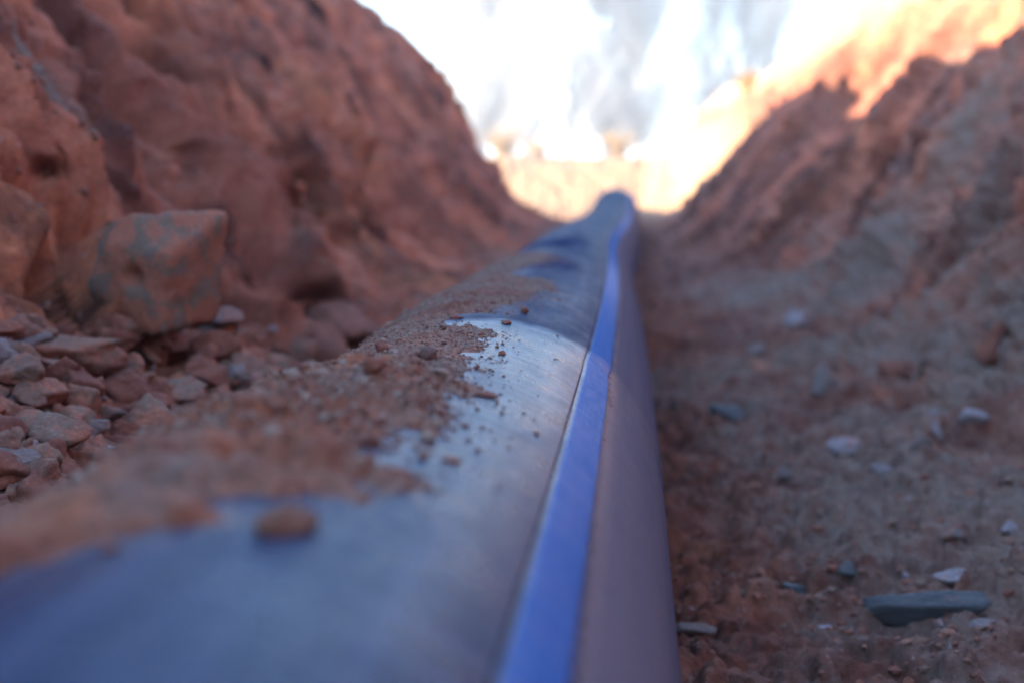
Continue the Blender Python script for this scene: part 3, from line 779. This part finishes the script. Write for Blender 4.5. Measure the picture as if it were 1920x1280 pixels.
on_pipe('clay_lump', 640, 800, 60, 34, M_CLOD, 'reddish lump in the thick soil mound on the pipe', 16)
on_pipe('clay_lump', 780, 765, 60, 28, M_CLOD, 'dark reddish lump at the right edge of the soil mound', 17)
on_pipe('clay_lump', 700, 745, 45, 30, M_CLOD, 'reddish lump on the soil below and left of the dark clod', 18)
on_pipe('clay_lump', 985, 588, 18, 14, M_CLOD, 'small reddish crumb past the pale ring on the pipe', 19)
on_pipe('clay_lump', 855, 600, 34, 10, M_CLOD, 'low reddish ridge of soil just past the pale ring', 20)
on_pipe('clay_lump', 950, 606, 30, 8, M_CLOD, 'second low reddish ridge past the pale ring, nearer the stripe', 21)

def scatter_mesh(name, pts, nrm, sizes, mat, seed, flat=0.7):
    g = np.random.default_rng(seed)
    n = len(pts); K = len(IV1)
    base = IV1[None] * (1 + 0.35 * g.uniform(-1, 1, (n, K, 1)))
    base = base * sizes[:, None, None] * np.stack([g.uniform(.7, 1.3, n), g.uniform(.7, 1.3, n), g.uniform(.5, .9, n) * flat / .7], 1)[:, None, :]
    a = g.uniform(0, 6.28, n); ca, sa = np.cos(a)[:, None], np.sin(a)[:, None]
    bx, by, bz = base[..., 0] * ca - base[..., 1] * sa, base[..., 0] * sa + base[..., 1] * ca, base[..., 2]
    t1 = np.cross(nrm, np.array([0, 1.0, 0.01])); t1 /= np.linalg.norm(t1, axis=1)[:, None]
    t2 = np.cross(nrm, t1)
    V = pts[:, None, :] + bx[..., None] * t1[:, None] + by[..., None] * t2[:, None] + (bz + sizes[:, None] * .25)[..., None] * nrm[:, None]
    Fc = (IF1[None] + (np.arange(n) * K)[:, None, None]).reshape(-1, 3)
    return mesh_np(name, V.reshape(-1, 3), Fc, mat, smooth=False)

# crumbs on the pipe: thick on the soil, thinning out over its edge
g = np.random.default_rng(21)
n = 140000
yq = g.uniform(.42, 1.75, n); tq = g.uniform(R_(-75), R_(34), n)
h, s = soil_h(yq, tq)
pr = np.where(s > 0, .55, .42 * np.exp(s / 0.09) + 0.003) * np.where(yq > 1.1, .5, 1)
k = g.random(n) < pr
yq, tq, h = yq[k], tq[k], np.maximum(h[k], 0)
pts = pipe_pt(yq, tq, h); nr = np.stack([np.sin(tq), 0 * tq, np.cos(tq)], 1)
sz = np.clip(0.00042 * np.exp(g.normal(0, .5, len(yq))), .0002, .0026) * (1 + .8 * (yq < .62))
half = g.random(len(yq)) < .5
M_CR1 = stone_material('tan_crumbs', (0.27, 0.19, 0.145), (0.18, 0.115, 0.085), 0.2, 0.95, 0.3, rs=600.0)
M_CR2 = stone_material('red_crumbs', (0.20, 0.088, 0.06), (0.12, 0.05, 0.036), 0.1, 0.95, 0.2, rs=600.0)
tag(link('soil_crumbs', scatter_mesh('crumbs', pts[half], nr[half], sz[half], M_CR1, 1)), 'fine tan crumbs of dry soil strewn over the top of the pipe', 'soil', kind='stuff')
tag(link('soil_crumbs', scatter_mesh('crumbs', pts[~half], nr[~half], sz[~half], M_CR2, 2)), 'fine reddish crumbs of soil strewn over the top of the pipe', 'soil', kind='stuff')

# gravel on the floor and heap
pp, nn = [], []
ii = g.integers(1, NR - 1, 110000); jj = g.integers(1, NC - 1, 110000)
xx = xs[jj]; yy2 = ys[ii]
ok = (yy2 > .6) & (yy2 < 5) & (((xx > .1) & (xx < .8)) | ((xx < -.12) & (xx > -.6) & (yy2 < 2.2)))
ii, jj = ii[ok], jj[ok]
clump = fbm(xs[jj] * 7, ys[ii] * 7, 6.6, 3) + g.normal(0, .25, len(ii))
kk = clump > .05; ii, jj = ii[kk], jj[kk]
pts = P[ii, jj]; nr = np.stack([NX[ii, jj], NY[ii, jj], NZ[ii, jj]], 1)
sz = np.clip(0.0017 * np.exp(g.normal(0, .6, len(ii))), .0005, .007)
c3 = g.random(len(ii))
for nm_, lo, hi_, m_, lb_ in [('gravel', 0, .55, M_CLODT, 'fine dusty brown earth crumbs scattered over the trench floor'),
                              ('gravel', .55, .985, M_CLOD, 'fine red earth crumbs scattered over the trench floor'),
                              ('gravel', .985, 1.01, M_PALE, 'sparse tiny pale chips scattered over the trench floor')]:
    q = (c3 >= lo) & (c3 < hi_)
    tag(link(nm_, scatter_mesh('gravel', pts[q], nr[q], sz[q], m_, 5)), lb_, 'gravel', kind='stuff')

# ------------------------------------------------------------------ bare trees beyond the trench
def tube_arrays(segs, sides):
    """segs: list of (p0, p1, r0, r1)"""
    A = np.array([s[0] for s in segs], float); B = np.array([s[1] for s in segs], float)
    r0 = np.array([s[2] for s in segs]); r1 = np.array([s[3] for s in segs])
    d = B - A; d /= np.linalg.norm(d, axis=1)[:, None] + 1e-9
    ref = np.where(np.abs(d[:, 2:3]) > .9, np.array([[1., 0, 0]]), np.array([[0, 0, 1.]]))
    t1 = np.cross(d, ref); t1 /= np.linalg.norm(t1, axis=1)[:, None]; t2 = np.cross(d, t1)
    an = np.arange(sides) / sides * 2 * np.pi
    ring = np.cos(an)[None, :, None] * t1[:, None] + np.sin(an)[None, :, None] * t2[:, None]
    V = np.concatenate([A[:, None] + ring * r0[:, None, None], B[:, None] + ring * r1[:, None, None]], 1)
    k = np.arange(sides); k2 = (k + 1) % sides
    f = np.stack([k, k2, k2 + sides, k + sides], 1)
    F = f[None] + (np.arange(len(segs)) * 2 * sides)[:, None, None]
    return V.reshape(-1, 3), F.reshape(-1, 4)

def bark(name, c1, c2):
    t = NT(name); v = t.coord()
    t.put(t.b.inputs['Base Color'], t.mix(t.noise(v, 3.0, 4), c1, c2)); t.b.inputs['Roughness'].default_value = .9
    return t.m
M_BARK = bark('grey_bark', (0.25, 0.24, 0.245), (0.33, 0.31, 0.31))
M_TWIG = bark('grey_twigs', (0.25, 0.25, 0.265), (0.33, 0.315, 0.33))
M_DRY = bark('dry_stems', (0.36, 0.22, 0.09), (0.24, 0.15, 0.07))

def tree_meshes(seed, height, width, twigs, levels=3):
    r = random.Random(seed)
    trunk, lim, tw = [], [], []
    p = Vector((0, 0, 0)); pts_ = [p.copy()]
    for i in range(10):
        p = p + Vector((r.uniform(-.08, .08), r.uniform(-.08, .08), height / 10 * .95)); pts_.append(p.copy())
    rr = lambda k: .13 * height / 9 * (1 - k / 10.6)
    for i in range(10): trunk.append((pts_[i], pts_[i + 1], rr(i), rr(i + 1)))
    ends = []
    for b in range(60):
        f = r.uniform(.03, .97); q = pts_[int(f * 10)].lerp(pts_[min(10, int(f * 10) + 1)], f * 10 % 1)
        a = r.uniform(0, 6.283); prof = .75 + .25 * math.sin(min(1, (f + .12)) * math.pi) ** .6
        ln = width * .5 * prof * r.uniform(.7, 1.15)
        dirv = Vector((math.cos(a), math.sin(a), r.uniform(1.0, 1.9))).normalized()
        c = q.copy(); rad = rr(f * 10) * .4
        for s in range(4):
            c2 = c + dirv * ln * .38; dirv = (dirv + Vector((r.uniform(-.2, .2), r.uniform(-.2, .2), .12))).normalized()
            lim.append((c, c2, rad * (1 - s * .22), rad * (1 - (s + 1) * .22)))
            ends.append((c, c2, dirv)); c = c2
    for k in range(twigs):
        a, b, dv = r.choice(ends); q = a.lerp(b, r.random())
        v = (dv * r.uniform(.4, 1.2) + Vector((r.gauss(0, .5), r.gauss(0, .5), r.gauss(.25, .35)))).normalized()
        l1 = r.uniform(.25, .75) * height / 9; q2 = q + v * l1
        v2 = (v + Vector((r.gauss(0, .3), r.gauss(0, .3), .2))).normalized(); q3 = q2 + v2 * l1 * .8
        tw.append((q, q2, .009, .006)); tw.append((q2, q3, .006, .003))
        for z in range(2):
            v3 = (v + Vector((r.gauss(0, .6), r.gauss(0, .6), .1))).normalized()
            tw.append((q2, q2 + v3 * l1 * .6, .005, .002))
    out = []
    for nm, sg, sd, m in (('trunk', trunk, 8, M_BARK), ('limbs', lim, 5, M_BARK), ('twigs', tw, 3, M_TWIG)):
        V, F_ = tube_arrays(sg, sd); out.append(mesh_np(nm, V, F_, m))
    return out
protos = [tree_meshes(s, 9.5, 5.0, 4200) for s in (1, 2, 3)]
def tree(px, dist, s, k, rz, label):
    d = ray(px, 300); q = CAM + d * dist
    t = bpy.data.objects.new('bare_tree', None); col.objects.link(t)
    t.location = (q.x, q.y, 0.9); t.rotation_euler = (0, 0, rz); t.scale = (s, s, s)
    tag(t, label, 'tree', 'bare trees beyond the trench')
    for nm, me in zip(('trunk', 'limb', 'twig'), protos[k]):
        q = link({'trunk': 'trunk', 'limb': 'limbs', 'twig': 'twigs'}[nm], me, t)
        if nm != 'trunk': q['kind'] = 'stuff'
for a in [(905, 60, .95, 0, 0.3, 'leftmost pale bare tree, rising beside the end of the left bank'),
          (985, 66, 1.05, 1, 1.9, 'bare tree standing second from the left bank'),
          (1065, 58, .98, 2, 2.2, 'bare tree in the middle of the left clump, over the bend of the pipe'),
          (1130, 62, 1.05, 0, 4.0, 'tall bare tree straight above the far hump of the pipe'),
          (1195, 60, 1.0, 1, 5.2, 'bare tree at the right side of the left clump, next to the bright gap'),
          (1335, 60, .86, 2, 0.8, 'bare tree just right of the bright gap between the clumps'),
          (1390, 64, 1.02, 0, 3.0, 'tallest bare tree in the right hand clump'),
          (1445, 60, .82, 1, 2.5, 'bare tree at the right end, half behind the sunlit bank'),
          (945, 80, 1.15, 2, 4.4, 'farther bare tree showing between the two leftmost trees'),
          (1165, 85, 1.3, 2, 5.5, 'farther bare tree showing behind the tall one above the pipe')]:
    tree(*a)

def bush(px, py, dist, hgt, seed, label, onland=True):
    r = random.Random(seed); sg = []
    for k in range(70):
        a = r.uniform(0, 6.28); l = hgt * r.uniform(.5, 1); v = Vector((math.cos(a) * .35, math.sin(a) * .35, r.uniform(.8, 1.3))).normalized()
        q = Vector((r.gauss(0, .03), r.gauss(0, .03), 0)); q2 = q + v * l * .6; q3 = q2 + (v + Vector((r.gauss(0, .3), r.gauss(0, .3), .1))) * l * .4
        sg += [(q, q2, .004 * hgt * 3, .003 * hgt * 3), (q2, q3, .003 * hgt * 3, .0015 * hgt * 3)]
        for z in range(3): sg.append((q2, q2 + (v + Vector((r.gauss(0, .5), r.gauss(0, .5), 0))) * l * .3, .002 * hgt * 3, .001 * hgt * 3))
    V, F_ = tube_arrays(sg, 3)
    if dist is None:
        p, n, d = at(px, py); loc = p - Vector((0, 0, .02))
    else:
        dv = ray(px, py); q = CAM + dv * dist; loc = Vector((q.x, q.y, float(land(q.x, q.y)) - .05))
    tag(link('dry_bush', mesh_np('dry_bush', V, F_, M_DRY), loc=loc), label, 'bush', 'dry bushes behind the trench')
bush(1400, 200, 15, .3, 1, 'dry orange brown bush on the crest of the sunlit right bank')
bush(1160, 290, 34, 1.0, 2, 'dry brown bush beyond the sunlit ground above the pipe')
bush(942, 290, 34, 1.1, 3, 'dry brown bush beside the end of the left bank')
bush(1010, 290, 30, .7, 4, 'low dark bush on the edge of the sunlit ground')
